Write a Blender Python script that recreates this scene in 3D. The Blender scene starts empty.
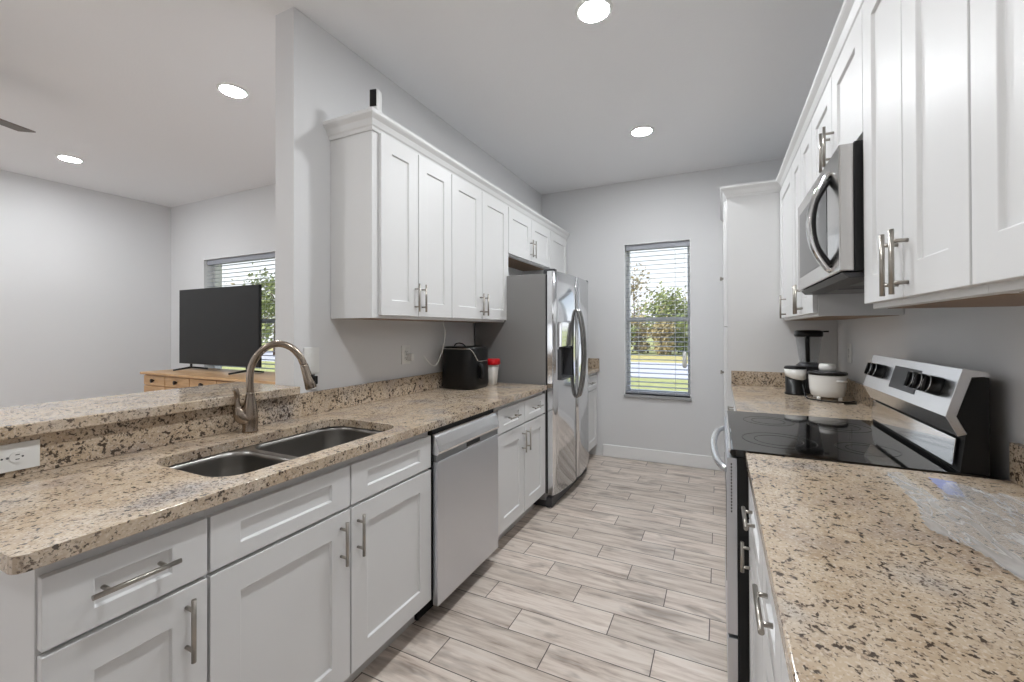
import bpy, bmesh, math, random
from mathutils import Vector, Matrix, noise

random.seed(7)
SC = bpy.context.scene
COL = SC.collection
PI = math.pi

# ------------------------------------------------------------------ camera
CAM_H = 1.318
cd = bpy.data.cameras.new('camera'); cam = bpy.data.objects.new('camera', cd); COL.objects.link(cam)
_y, _p, _r = .4479, .0057, -.0027
_F = Vector((-math.sin(_y), math.cos(_y), 0)); _R = Vector((math.cos(_y), math.sin(_y), 0)); _U = Vector((0, 0, 1))
_F2 = _F*math.cos(_p)+_U*math.sin(_p); _U2 = _U*math.cos(_p)-_F*math.sin(_p)
_R3 = _R*math.cos(_r)+_U2*math.sin(_r); _U3 = _U2*math.cos(_r)-_R*math.sin(_r)
cam.matrix_world = Matrix(((_R3.x, _U3.x, -_F2.x, 0), (_R3.y, _U3.y, -_F2.y, 0), (_R3.z, _U3.z, -_F2.z, CAM_H), (0, 0, 0, 1)))
cd.sensor_fit = 'HORIZONTAL'; cd.sensor_width = 36
cd.lens = 427.7/1024*36
cd.shift_x = -1.65/1024; cd.shift_y = -13.63/1024
cd.clip_start = .02; cd.clip_end = 400
SC.camera = cam

# ------------------------------------------------------------------ world, sun, exposure
SC.view_settings.view_transform = 'Standard'; SC.view_settings.look = 'None'
SC.view_settings.gamma = 1; SC.view_settings.use_curve_mapping = False
SC.view_settings.exposure = 1.22
LAMP = 150.0
w = bpy.data.worlds.new('sky'); SC.world = w; w.use_nodes = True
nt = w.node_tree; nt.nodes.clear()
wo = nt.nodes.new('ShaderNodeOutputWorld'); bg = nt.nodes.new('ShaderNodeBackground')
tc = nt.nodes.new('ShaderNodeTexCoord'); sx = nt.nodes.new('ShaderNodeSeparateXYZ'); cr = nt.nodes.new('ShaderNodeValToRGB')
nt.links.new(tc.outputs['Generated'], sx.inputs[0]); nt.links.new(sx.outputs['Z'], cr.inputs[0])
e = cr.color_ramp.elements
e[0].position = 0; e[0].color = (.95, .97, 1, 1); e[1].position = .6; e[1].color = (.55, .72, 1, 1)
k = e.new(.18); k.color = (.86, .93, 1, 1)
nt.links.new(cr.outputs[0], bg.inputs[0]); bg.inputs[1].default_value = .62
nt.links.new(bg.outputs[0], wo.inputs[0])
sd = bpy.data.lights.new('sun', 'SUN'); sd.energy = 3.0; sd.angle = math.radians(1); sd.color = (.96, .98, 1)
sun = bpy.data.objects.new('sun', sd); COL.objects.link(sun)
sun.rotation_euler = Vector((.55, .60, -.65)).to_track_quat('-Z', 'Y').to_euler()

# ------------------------------------------------------------------ room numbers (metres, camera stands over 0,0)
LW, RW, BW, CEIL = -1.781, .713, 4.44, 2.829       # left wall, right wall, far wall, ceiling
LB, LU, RB, RU = -1.154, -1.480, .084, .388        # door planes: left base, left upper, right base, right upper
CT, CB = .914, .881                                # counter top / underside
LIVX, LIVY = -6.045, 2.90                          # living room far corner
REAR = -3.2

# ------------------------------------------------------------------ materials
def newmat(name):
    m = bpy.data.materials.new(name); m.use_nodes = True
    return m, m.node_tree, m.node_tree.nodes['Principled BSDF']

def lin(c):
    return tuple((x/12.92 if x <= .04045 else ((x+.055)/1.055)**2.4) for x in c)

def plain(name, srgb, rough=.5, metal=0, coat=0, emit=None, strength=0, alpha=1, trans=0, ior=1.45, bump=0, bscale=200, spec=None):
    m, t, b = newmat(name)
    b.inputs['Base Color'].default_value = (*lin(srgb), 1)
    b.inputs['Roughness'].default_value = rough; b.inputs['Metallic'].default_value = metal
    b.inputs['Coat Weight'].default_value = coat; b.inputs['IOR'].default_value = ior
    b.inputs['Transmission Weight'].default_value = trans; b.inputs['Alpha'].default_value = alpha
    if spec is not None: b.inputs['Specular IOR Level'].default_value = spec
    if emit:
        b.inputs['Emission Color'].default_value = (*emit, 1); b.inputs['Emission Strength'].default_value = strength
    # small procedural tone variation keeps every surface node-based
    g = t.nodes.new('ShaderNodeNewGeometry'); n = t.nodes.new('ShaderNodeTexNoise'); n.inputs['Scale'].default_value = bscale
    t.links.new(g.outputs['Position'], n.inputs['Vector'])
    if bump:
        bp = t.nodes.new('ShaderNodeBump'); bp.inputs['Strength'].default_value = bump; bp.inputs['Distance'].default_value = .002
        t.links.new(n.outputs['Fac'], bp.inputs['Height']); t.links.new(bp.outputs[0], b.inputs['Normal'])
    else:
        mr = t.nodes.new('ShaderNodeMapRange'); mr.inputs['To Min'].default_value = rough*.96; mr.inputs['To Max'].default_value = min(1, rough*1.04)
        t.links.new(n.outputs['Fac'], mr.inputs['Value']); t.links.new(mr.outputs[0], b.inputs['Roughness'])
    return m

def ramp(t, fac, stops, interp='LINEAR'):
    r = t.nodes.new('ShaderNodeValToRGB'); r.color_ramp.interpolation = interp
    el = r.color_ramp.elements
    while len(el) < len(stops): el.new(.5)
    for q, (p, c) in zip(el, stops): q.position = p; q.color = (*c, 1) if len(c) == 3 else c
    t.links.new(fac, r.inputs[0]); return r.outputs[0]

def mixc(t, fac, a, b):
    m = t.nodes.new('ShaderNodeMix'); m.data_type = 'RGBA'
    for s, v in ((m.inputs[0], fac), (m.inputs[6], a), (m.inputs[7], b)):
        if hasattr(v, 'is_linked'): t.links.new(v, s)
        elif isinstance(v, (int, float)): s.default_value = v
        else: s.default_value = (*v, 1)
    return m.outputs[2]

def math_(t, op, a, b=None):
    m = t.nodes.new('ShaderNodeMath'); m.operation = op
    for s, v in ((m.inputs[0], a), (m.inputs[1], b)):
        if v is None: continue
        if hasattr(v, 'is_linked'): t.links.new(v, s)
        else: s.default_value = v
    return m.outputs[0]

def tex(t, kind, vec, scale, detail=2, rough=.5, dist=0):
    n = t.nodes.new(kind); n.inputs['Scale'].default_value = scale
    if kind == 'ShaderNodeTexNoise':
        n.inputs['Detail'].default_value = detail; n.inputs['Roughness'].default_value = rough; n.inputs['Distortion'].default_value = dist
    t.links.new(vec, n.inputs['Vector']); return n

def granite(name='speckled_granite', more=0, sc=1.0):
    m, t, b = newmat(name)
    g = t.nodes.new('ShaderNodeNewGeometry'); P = g.outputs['Position']
    mp = t.nodes.new('ShaderNodeMapping'); mp.inputs['Scale'].default_value = (1.05*sc, .95*sc, 1.0*sc)
    t.links.new(P, mp.inputs['Vector']); V = mp.outputs[0]
    big = tex(t, 'ShaderNodeTexNoise', V, 4.5, 3).outputs['Fac']
    mid = tex(t, 'ShaderNodeTexNoise', V, 26, 5, .6, .4).outputs['Fac']
    fine = tex(t, 'ShaderNodeTexNoise', V, 75, 3, .6, .3).outputs['Fac']
    fin2 = tex(t, 'ShaderNodeTexNoise', V, 165, 2, .5).outputs['Fac']
    base = ramp(t, big, [(.30, lin((.66, .60, .55))), (.46, lin((.765, .69, .595))), (.58, lin((.80, .735, .655))), (.72, lin((.68, .655, .635)))])
    tan = ramp(t, mid, [(.40, (0, 0, 0)), (.64, (1, 1, 1))])
    base = mixc(t, math_(t, 'MULTIPLY', tan, .36), base, lin((.61, .50, .38)))
    wht = ramp(t, fin2, [(.52, (0, 0, 0)), (.66, (1, 1, 1))])
    base = mixc(t, math_(t, 'MULTIPLY', wht, .40), base, lin((.90, .86, .80)))
    grey = ramp(t, math_(t, 'ADD', math_(t, 'MULTIPLY', fine, .75), math_(t, 'MULTIPLY', big, .25)), [(.57, (0, 0, 0)), (.66, (1, 1, 1))])
    base = mixc(t, math_(t, 'MULTIPLY', grey, .60), base, lin((.42, .34, .30)))
    # dark mica flecks, clustered by the mid noise
    f3 = tex(t, 'ShaderNodeTexNoise', V, 82, 3, .55, .25).outputs['Fac']
    cl = math_(t, 'MULTIPLY', mid, .35)
    d = ramp(t, math_(t, 'ADD', f3, cl), [(.775-more, (0, 0, 0)), (.83-more, (1, 1, 1))])
    base = mixc(t, math_(t, 'MULTIPLY', d, .88), base, lin((.17, .13, .115)))
    f4 = tex(t, 'ShaderNodeTexNoise', V, 150, 2, .6, .5).outputs['Fac']
    d2 = ramp(t, math_(t, 'ADD', f4, math_(t, 'MULTIPLY', big, .30)), [(.775-more, (0, 0, 0)), (.82-more, (1, 1, 1))])
    base = mixc(t, math_(t, 'MULTIPLY', d2, .70), base, lin((.27, .22, .20)))
    t.links.new(base, b.inputs['Base Color'])
    b.inputs['Roughness'].default_value = .12; b.inputs['Specular IOR Level'].default_value = .5
    return m

def floor_mat():
    m, t, b = newmat('wood_look_plank_tile')
    g = t.nodes.new('ShaderNodeNewGeometry'); s = t.nodes.new('ShaderNodeSeparateXYZ'); t.links.new(g.outputs['Position'], s.inputs[0])
    X, Y = s.outputs['X'], s.outputs['Y']
    PW, PL = .1517, .60
    yr = math_(t, 'DIVIDE', math_(t, 'SUBTRACT', Y, 1.540), PW)
    row = math_(t, 'FLOOR', yr); fy = math_(t, 'SUBTRACT', yr, row)
    xs = math_(t, 'DIVIDE', math_(t, 'ADD', math_(t, 'ADD', X, .045), math_(t, 'MULTIPLY', row, .2)), PL)
    colm = math_(t, 'FLOOR', xs); fx = math_(t, 'SUBTRACT', xs, colm)
    ey = math_(t, 'MULTIPLY', math_(t, 'MINIMUM', fy, math_(t, 'SUBTRACT', 1, fy)), PW)
    ex = math_(t, 'MULTIPLY', math_(t, 'MINIMUM', fx, math_(t, 'SUBTRACT', 1, fx)), PL)
    edge = math_(t, 'MINIMUM', ex, ey)
    grout = ramp(t, math_(t, 'MULTIPLY', edge, 100), [(.16, (1, 1, 1)), (.26, (0, 0, 0))])
    cid = t.nodes.new('ShaderNodeCombineXYZ'); t.links.new(row, cid.inputs[0]); t.links.new(colm, cid.inputs[1])
    wn = t.nodes.new('ShaderNodeTexWhiteNoise'); wn.noise_dimensions = '2D'; t.links.new(cid.outputs[0], wn.inputs['Vector'])
    rv = wn.outputs['Value']
    v = t.nodes.new('ShaderNodeCombineXYZ')
    t.links.new(math_(t, 'ADD', math_(t, 'MULTIPLY', X, 2.2), math_(t, 'MULTIPLY', rv, 37)), v.inputs[0])
    t.links.new(math_(t, 'MULTIPLY', Y, 22), v.inputs[1]); t.links.new(math_(t, 'MULTIPLY', rv, 11), v.inputs[2])
    grain = tex(t, 'ShaderNodeTexNoise', v.outputs[0], 1.6, 6, .62, .35).outputs['Fac']
    v2 = t.nodes.new('ShaderNodeCombineXYZ')
    t.links.new(math_(t, 'ADD', math_(t, 'MULTIPLY', X, 3.0), math_(t, 'MULTIPLY', rv, 61)), v2.inputs[0])
    t.links.new(math_(t, 'MULTIPLY', Y, 9), v2.inputs[1]); t.links.new(math_(t, 'MULTIPLY', rv, 5), v2.inputs[2])
    blot = tex(t, 'ShaderNodeTexNoise', v2.outputs[0], 1.3, 3, .55, .5).outputs['Fac']
    c = ramp(t, grain, [(.26, lin((.58, .515, .465))), (.40, lin((.79, .735, .69))), (.55, lin((.875, .83, .79))), (.75, lin((.915, .885, .855)))])
    c = mixc(t, ramp(t, blot, [(.54, (0, 0, 0)), (.75, (.75, .75, .75))]), c, lin((.47, .42, .38)))
    tint = ramp(t, rv, [(0, (.86, .85, .83)), (1, (1.06, 1.05, 1.04))])
    mm = t.nodes.new('ShaderNodeMix'); mm.data_type = 'RGBA'; mm.blend_type = 'MULTIPLY'; mm.inputs[0].default_value = 1
    t.links.new(c, mm.inputs[6]); t.links.new(tint, mm.inputs[7]); c = mm.outputs[2]
    c = mixc(t, grout, c, lin((.33, .295, .27)))
    t.links.new(c, b.inputs['Base Color']); b.inputs['Roughness'].default_value = .30
    bp = t.nodes.new('ShaderNodeBump'); bp.inputs['Strength'].default_value = .35; bp.inputs['Distance'].default_value = .002; bp.invert = True
    t.links.new(grout, bp.inputs['Height']); t.links.new(bp.outputs[0], b.inputs['Normal'])
    return m

def steel(name, srgb=(.74, .74, .745), rough=.28, stretch=(2, 2, 400), var=.10):
    m, t, b = newmat(name)
    g = t.nodes.new('ShaderNodeNewGeometry'); mp = t.nodes.new('ShaderNodeMapping'); mp.inputs['Scale'].default_value = stretch
    t.links.new(g.outputs['Position'], mp.inputs['Vector'])
    n = tex(t, 'ShaderNodeTexNoise', mp.outputs[0], 1, 3)
    mr = t.nodes.new('ShaderNodeMapRange'); mr.inputs['To Min'].default_value = rough-var*.5; mr.inputs['To Max'].default_value = rough+var*.5
    t.links.new(n.outputs['Fac'], mr.inputs['Value']); t.links.new(mr.outputs[0], b.inputs['Roughness'])
    b.inputs['Base Color'].default_value = (*lin(srgb), 1); b.inputs['Metallic'].default_value = 1
    return m

def wood():
    m, t, b = newmat('light_oak')
    g = t.nodes.new('ShaderNodeNewGeometry'); mp = t.nodes.new('ShaderNodeMapping'); mp.inputs['Scale'].default_value = (3, 30, 30)
    t.links.new(g.outputs['Position'], mp.inputs['Vector'])
    n = tex(t, 'ShaderNodeTexNoise', mp.outputs[0], 1, 4, .6, .6)
    c = ramp(t, n.outputs['Fac'], [(.3, lin((.70, .53, .36))), (.7, lin((.83, .68, .50)))])
    t.links.new(c, b.inputs['Base Color']); b.inputs['Roughness'].default_value = .35
    return m

def leafmat(name, a, b_):
    m, t, b = newmat(name)
    g = t.nodes.new('ShaderNodeNewGeometry'); n = tex(t, 'ShaderNodeTexNoise', g.outputs['Position'], 3.5, 4)
    c = ramp(t, n.outputs['Fac'], [(.35, lin(a)), (.65, lin(b_))])
    t.links.new(c, b.inputs['Base Color']); b.inputs['Roughness'].default_value = .7
    return m

M = dict(
    wall=plain('wall_paint', (.862, .862, .864), .75, bump=.06, bscale=260),
    ceil=plain('ceiling_paint', (.945, .945, .95), .85, bump=.35, bscale=70),
    trim=plain('trim_paint', (.93, .93, .93), .35),
    cab=plain('white_cabinet_lacquer', (.874, .873, .871), .40, spec=.35),
    cabin=plain('cabinet_wood_underside', (.54, .44, .35), .5),
    toe=plain('toe_kick', (.80, .79, .78), .5),
    nickel=steel('brushed_nickel', (.66, .64, .61), .30, (40, 40, 40), .05),
    faucet=steel('faucet_nickel', (.62, .57, .52), .22, (40, 40, 40), .05),
    steel=steel('stainless_steel', (.83, .84, .86), .36, (3, 3, 120), .05),
    steelx=steel('stainless_steel_horizontal_grain', (.90, .90, .905), .26, (160, 3, 160), .05),
    hsteel=steel('handle_steel', (.60, .595, .59), .22, (40, 40, 40), .05),
    band=steel('shaded_band_steel', (.58, .59, .595), .35, (3, 3, 60), .05),  # darker steel paints in the shade of the band's inward slope
    fsteel=steel('refrigerator_steel', (.92, .925, .935), .11, (3, 3, 60), .04),
    msteel=steel('microwave_steel', (.80, .79, .78), .16, (60, 3, 60), .05),
    chrome=plain('chrome', (.88, .88, .88), .08, 1),
    sink=steel('sink_steel', (.58, .57, .555), .34, (60, 60, 60)),
    fside=plain('fridge_side_grey', (.54, .535, .53), .45),
    blk=plain('black_plastic', (.030, .030, .032), .35),
    blkmat=plain('black_matte', (.035, .035, .037), .6),
    blkgl=plain('black_glass', (.03, .03, .032), .04, spec=.6),
    cook=plain('cooktop_glass', (.05, .05, .052), .05, spec=.7),
    ringm=plain('burner_marking', (.11, .11, .115), .2),
    grey=plain('grey_plastic', (.45, .45, .46), .4),
    dkgrey=plain('dark_grey_plastic', (.24, .24, .25), .4),
    disp=plain('dispenser_recess', (.30, .30, .31), .4),
    wht=plain('white_plastic', (.90, .90, .89), .35),
    cream=plain('cream_enamel', (.95, .945, .93), .2),
    red=plain('red_plastic', (.82, .10, .13), .35),
    tub=plain('translucent_tub', (.86, .84, .81), .35),
    vinyl=plain('window_vinyl', (.955, .955, .96), .4),
    slat=plain('blind_slat', (.64, .65, .68), .5),
    sill=plain('window_sill_stone', (.62, .62, .62), .4),
    tv=plain('tv_screen', (.045, .045, .047), .35),
    fan=plain('fan_blade_brown', (.38, .34, .31), .5),
    knobdk=plain('dark_bronze', (.16, .12, .10), .4, .6),
    lens=plain('lamp_lens', (1, 1, 1), .5, emit=(.945, .975, 1), strength=LAMP),
    bark=plain('bark', (.36, .29, .24), .9),
    grass=leafmat('lawn_grass', (.56, .56, .30), (.66, .65, .40)),
    dry=leafmat('dry_grass', (.66, .60, .34), (.74, .68, .44)),
    road=plain('asphalt', (.72, .71, .73), .9),
    leaf=leafmat('leaves_green', (.36, .41, .20), (.55, .57, .32)),
    leafb=leafmat('leaves_olive', (.48, .43, .28), (.64, .57, .40)),
    granite=granite('speckled_granite', .014), granitebs=granite('speckled_granite_backsplash', .045, 1.0), floor=floor_mat(), oak=wood(),
)
def clear(name, srgb, alpha, rough=.05):
    m = plain(name, srgb, rough, alpha=alpha); return m
M['glass'] = clear('window_glass', (.95, .97, .98), .06, .02)
M['jar'] = clear('blender_jar_plastic', (.62, .63, .64), .42, .08)
M['lid'] = clear('glass_lid', (.34, .34, .35), .70, .06)

# ------------------------------------------------------------------ builders
LOC = {}
def put(o, parent):
    o.parent = parent; LOC[o.name] = LOC[parent.name]

def T(name, label, cat, loc, group=None):
    o = bpy.data.objects.new(name, None); COL.objects.link(o); o.location = loc; o.empty_display_size = .05
    o['label'] = label; o['category'] = cat
    if group: o['group'] = group
    LOC[o.name] = Vector(loc); return o

def mk(name, bm, mats, parent=None, loc=(0, 0, 0), bevel=0, smooth=False, seg=2, label=None):
    if parent is not None: loc = LOC[parent.name]
    loc = Vector(loc)
    bmesh.ops.recalc_face_normals(bm, faces=bm.faces)
    me = bpy.data.meshes.new(name); bm.transform(Matrix.Translation(-loc)); bm.to_mesh(me); bm.free()
    for m in (mats if isinstance(mats, (list, tuple)) else [mats]): me.materials.append(m)
    o = bpy.data.objects.new(name, me); COL.objects.link(o)
    if parent is not None: o.parent = parent
    else: o.location = loc
    LOC[o.name] = loc
    if smooth:
        for p in me.polygons: p.use_smooth = True
    if bevel:
        b = o.modifiers.new('edge', 'BEVEL'); b.width = bevel; b.segments = seg; b.limit_method = 'ANGLE'; b.angle_limit = math.radians(40)
        b.harden_normals = False
    if smooth == 'auto' or (smooth and bevel):
        pass
    if label: o['label'] = label
    return o

def part(name, bm, mats, parent, **k): return mk(name, bm, mats, parent, **k)

def S(name, label, cat, bm, mats, loc, group=None, **k):
    o = mk(name, bm, mats, None, loc, **k); o['label'] = label; o['category'] = cat
    if group: o['group'] = group
    return o

def struct(name, bm, mats, parent=None, **k):
    o = mk(name, bm, mats, parent, **k)
    if parent is None: o['kind'] = 'structure'
    return o

def NB(): return bmesh.new()

def box(bm, x0, x1, y0, y1, z0, z1, mi=0):
    x0, x1 = sorted((x0, x1)); y0, y1 = sorted((y0, y1)); z0, z1 = sorted((z0, z1))
    v = [bm.verts.new(c) for c in ((x0, y0, z0), (x1, y0, z0), (x1, y1, z0), (x0, y1, z0), (x0, y0, z1), (x1, y0, z1), (x1, y1, z1), (x0, y1, z1))]
    fs = []
    for q in ((3, 2, 1, 0), (4, 5, 6, 7), (0, 1, 5, 4), (1, 2, 6, 5), (2, 3, 7, 6), (3, 0, 4, 7)):
        f = bm.faces.new([v[i] for i in q]); f.material_index = mi; fs.append(f)
    return fs

def bx(*a):
    bm = NB(); box(bm, *a); return bm

def tube(bm, pts, r, n=12, cap=True, mi=0, rz=None):
    pts = [Vector(p) for p in pts]; rs = r if isinstance(r, (list, tuple)) else [r]*len(pts)
    T0 = (pts[1]-pts[0]).normalized()
    a = Vector((0, 0, 1)) if abs(T0.z) < .9 else Vector((1, 0, 0))
    N = (a-T0*a.dot(T0)).normalized(); rings = []
    for i, p in enumerate(pts):
        t = (pts[min(i+1, len(pts)-1)]-pts[max(i-1, 0)]).normalized()
        N = (N-t*N.dot(t)).normalized(); B = t.cross(N)
        ra = rs[i]; rb = ra*(rz if rz else 1)
        rings.append([bm.verts.new(p+N*math.cos(2*PI*j/n)*ra+B*math.sin(2*PI*j/n)*rb) for j in range(n)])
    for q, s in zip(rings, rings[1:]):
        for j in range(n):
            f = bm.faces.new((q[j], q[(j+1) % n], s[(j+1) % n], s[j])); f.smooth = True; f.material_index = mi
    if cap:
        for q in (rings[0], rings[-1]):
            f = bm.faces.new(q); f.material_index = mi
    return bm

def cyl(bm, a, b, r, n=16, mi=0): return tube(bm, [a, b], r, n, True, mi)

def lathe(bm, cx, cy, prof, n=40, mi=0, sq=None, cap=True, ax=1, ay=1, rot=0):
    """prof: (radius, z) list; sq: superellipse exponent; ax/ay stretch."""
    rings = []
    for r, z in prof:
        ring = []
        for j in range(n):
            a = 2*PI*j/n; c, s = math.cos(a), math.sin(a)
            if sq:
                k = (abs(c)**sq+abs(s)**sq)**(-1/sq); c *= k; s *= k
            x, y = c*r*ax, s*r*ay
            ring.append(bm.verts.new((cx+x*math.cos(rot)-y*math.sin(rot), cy+x*math.sin(rot)+y*math.cos(rot), z)))
        rings.append(ring)
    for q, s_ in zip(rings, rings[1:]):
        for j in range(n):
            f = bm.faces.new((q[j], q[(j+1) % n], s_[(j+1) % n], s_[j])); f.smooth = True; f.material_index = mi
    if cap:
        for q in (rings[0], rings[-1]):
            f = bm.faces.new(q); f.material_index = mi
    return bm

def prism(bm, prof, axis, a, b, mi=0):
    """extrude a closed 2-D profile along an axis ('x': prof=(y,z), 'y': prof=(x,z), 'z': prof=(x,y))."""
    def P(u, v, w): return {'x': (w, u, v), 'y': (u, w, v), 'z': (u, v, w)}[axis]
    A = [bm.verts.new(P(u, v, a)) for u, v in prof]; B = [bm.verts.new(P(u, v, b)) for u, v in prof]
    n = len(prof); fs = [bm.faces.new(A), bm.faces.new(B[::-1])]
    for i in range(n): fs.append(bm.faces.new((A[i], A[(i+1) % n], B[(i+1) % n], B[i])))
    for f in fs: f.material_index = mi
    return bm

def smooth_path(ctrl, n=8):
    P = [Vector(p) for p in ctrl]; out = []
    for i in range(len(P)-1):
        p0 = P[i-1] if i else P[0]*2-P[1]; p1, p2 = P[i], P[i+1]; p3 = P[i+2] if i+2 < len(P) else P[-1]*2-P[-2]
        for k in range(n):
            t = k/n
            out.append(.5*((2*p1)+(p2-p0)*t+(2*p0-5*p1+4*p2-p3)*t*t+(3*p1-p0-3*p2+p3)*t**3))
    out.append(P[-1]); return out

def rrect(x0, x1, y0, y1, r, n=6):
    out = []
    for cx, cy, a0 in ((x1-r, y1-r, 0), (x0+r, y1-r, PI/2), (x0+r, y0+r, PI), (x1-r, y0+r, 1.5*PI)):
        for i in range(n+1):
            a = a0+PI/2*i/n; out.append((cx+r*math.cos(a), cy+r*math.sin(a)))
    return out

def slab_holes(outer, holes, z0, z1):
    bm = NB(); edges = []
    for loop in [outer]+holes:
        vs = [bm.verts.new((x, y, z1)) for x, y in loop]
        edges += [bm.edges.new((vs[i], vs[(i+1) % len(vs)])) for i in range(len(vs))]
    r = bmesh.ops.triangle_fill(bm, use_beauty=True, use_dissolve=False, edges=edges)
    fs = [f for f in bm.faces]
    ex = bmesh.ops.extrude_face_region(bm, geom=fs)
    bmesh.ops.translate(bm, verts=[v for v in ex['geom'] if isinstance(v, bmesh.types.BMVert)], vec=(0, 0, z0-z1))
    return bm

# -- cabinet pieces. sg=+1: fronts look towards +x (left run); sg=-1: towards -x (right run)
TH = .020
def shaker(x, sg, y0, y1, z0, z1, stile=.076, rail=None):
    """front panel whose face lies at x, thickness behind it, recessed centre panel"""
    bm = NB(); rl = rail or stile; dp = .009
    def ring(xx, a, b): return [bm.verts.new((xx, y, z)) for y, z in ((y0+a, z0+b), (y1-a, z0+b), (y1-a, z1-b), (y0+a, z1-b))]
    B = ring(x-sg*TH, 0, 0); O = ring(x, 0, 0); I = ring(x, stile, rl); P_ = ring(x-sg*dp, stile+.003, rl+.003)
    for q, w_ in ((B, O), (O, I), (I, P_)):
        for k_ in range(4): bm.faces.new((q[k_], q[(k_+1) % 4], w_[(k_+1) % 4], w_[k_]))
    bm.faces.new(B); bm.faces.new(P_)
    return bm

def pull(x, sg, y, z, length, vertical, off=.030):
    """bar pull: bar centre at (y,z), posts reach the face at x"""
    bm = NB(); xo = x+sg*off; h = length/2; q = h*.64
    if vertical:
        cyl(bm, (xo, y, z-h), (xo, y, z+h), .0054)
        for s in (-q, q): cyl(bm, (x-sg*.0005, y, z+s), (xo, y, z+s), .0048, 10)
    else:
        cyl(bm, (xo, y-h, z), (xo, y+h, z), .0054)
        for s in (-q, q): cyl(bm, (x-sg*.0005, y+s, z), (xo, y+s, z), .0048, 10)
    return bm

def front(cabobj, kind, x, sg, y0, y1, z0, z1, handle=None, rail=.076):
    d = part(kind, shaker(x, sg, y0, y1, z0, z1, .076, rail), M['cab'], cabobj, bevel=.0015)
    if handle: part('handle', pull(x, sg, *handle), M['nickel'], d, label='brushed nickel bar pull')
    return d

def base_cabinet(label, x, sg, y0, y1, back, group, end_panel=None):
    t = T('base_cabinet', label, 'cabinet', ((x+back)/2, (y0+y1)/2, 0), group)
    xb = x-sg*TH-sg*.001
    back -= (-sg)*.0015
    part('carcass', bx(xb, back, y0, y1, .11, CB-.001), M['cab'], t, bevel=.001)
    part('toe_kick', bx(xb-sg*.075, back, y0, y1, 0, .109), M['toe'], t)
    return t

# ================================================================== SETTING
bm = NB(); box(bm, LIVX-.2, RW+.2, REAR, BW+.2, -.12, 0)
struct('floor', bm, M['floor'])
struct('ceiling', bx(LIVX-.2, RW+.2, REAR, BW+.2, CEIL, CEIL+.15), M['ceil'])
def wall_open(name, axis, p0, p1, a0, a1, z0, z1, hole, mat=None):
    """wall slab with one rectangular opening, built as four blocks in one mesh"""
    bm = NB(); h0, h1, hz0, hz1 = hole
    def B(a, b, c, d):
        if axis == 'y': box(bm, a, b, p0, p1, c, d)
        else: box(bm, p0, p1, a, b, c, d)
    B(a0, h0, z0, z1); B(h1, a1, z0, z1); B(h0, h1, z0, hz0); B(h0, h1, hz1, z1)
    bmesh.ops.remove_doubles(bm, verts=bm.verts, dist=1e-5)
    return struct(name, bm, mat or M['wall'])
W1 = (-.876, -.243, .660, 2.190)
W2 = (-5.36, -4.10, .70, 2.14)
wall_open('wall_back', 'y', BW, BW+.2, LW-.129, RW+.2, 0, CEIL, W1)
wall_open('wall_rear', 'y', REAR-.2, REAR, LIVX-.2, RW+.2, 0, CEIL, (-5.4, -2.6, .03, 2.15))  # unseen opening added to let sun onto the living room floor as fill
struct('wall_left', bx(LW-.129, LW, 1.348, BW, 0, CEIL), M['wall'])
struct('wall_right', bx(RW, RW+.2, REAR, BW, 0, CEIL), M['wall'])
struct('wall_living_left', bx(LIVX-.2, LIVX, REAR, LIVY+.2, 0, CEIL), M['wall'])
wall_open('wall_living_back', 'y', LIVY, LIVY+.2, LIVX, LW-.129, 0, CEIL, W2)
struct('half_wall', bx(LW-.129, LW, .21, 1.348, 0, 1.023), M['wall'])

def baseboard(name, prof_axis, x0, x1, y0, y1):
    return struct(name, bx(x0, x1, y0, y1, 0, .125), M['trim'], bevel=.006)
baseboard('baseboard_back', 'x', -1.10, .035, BW-.014, BW)
baseboard('baseboard_living_left', 'y', LIVX, LIVX+.014, REAR, LIVY)
baseboard('baseboard_living_back', 'x', LIVX+.014, LW-.129, LIVY-.014, LIVY)

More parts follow.
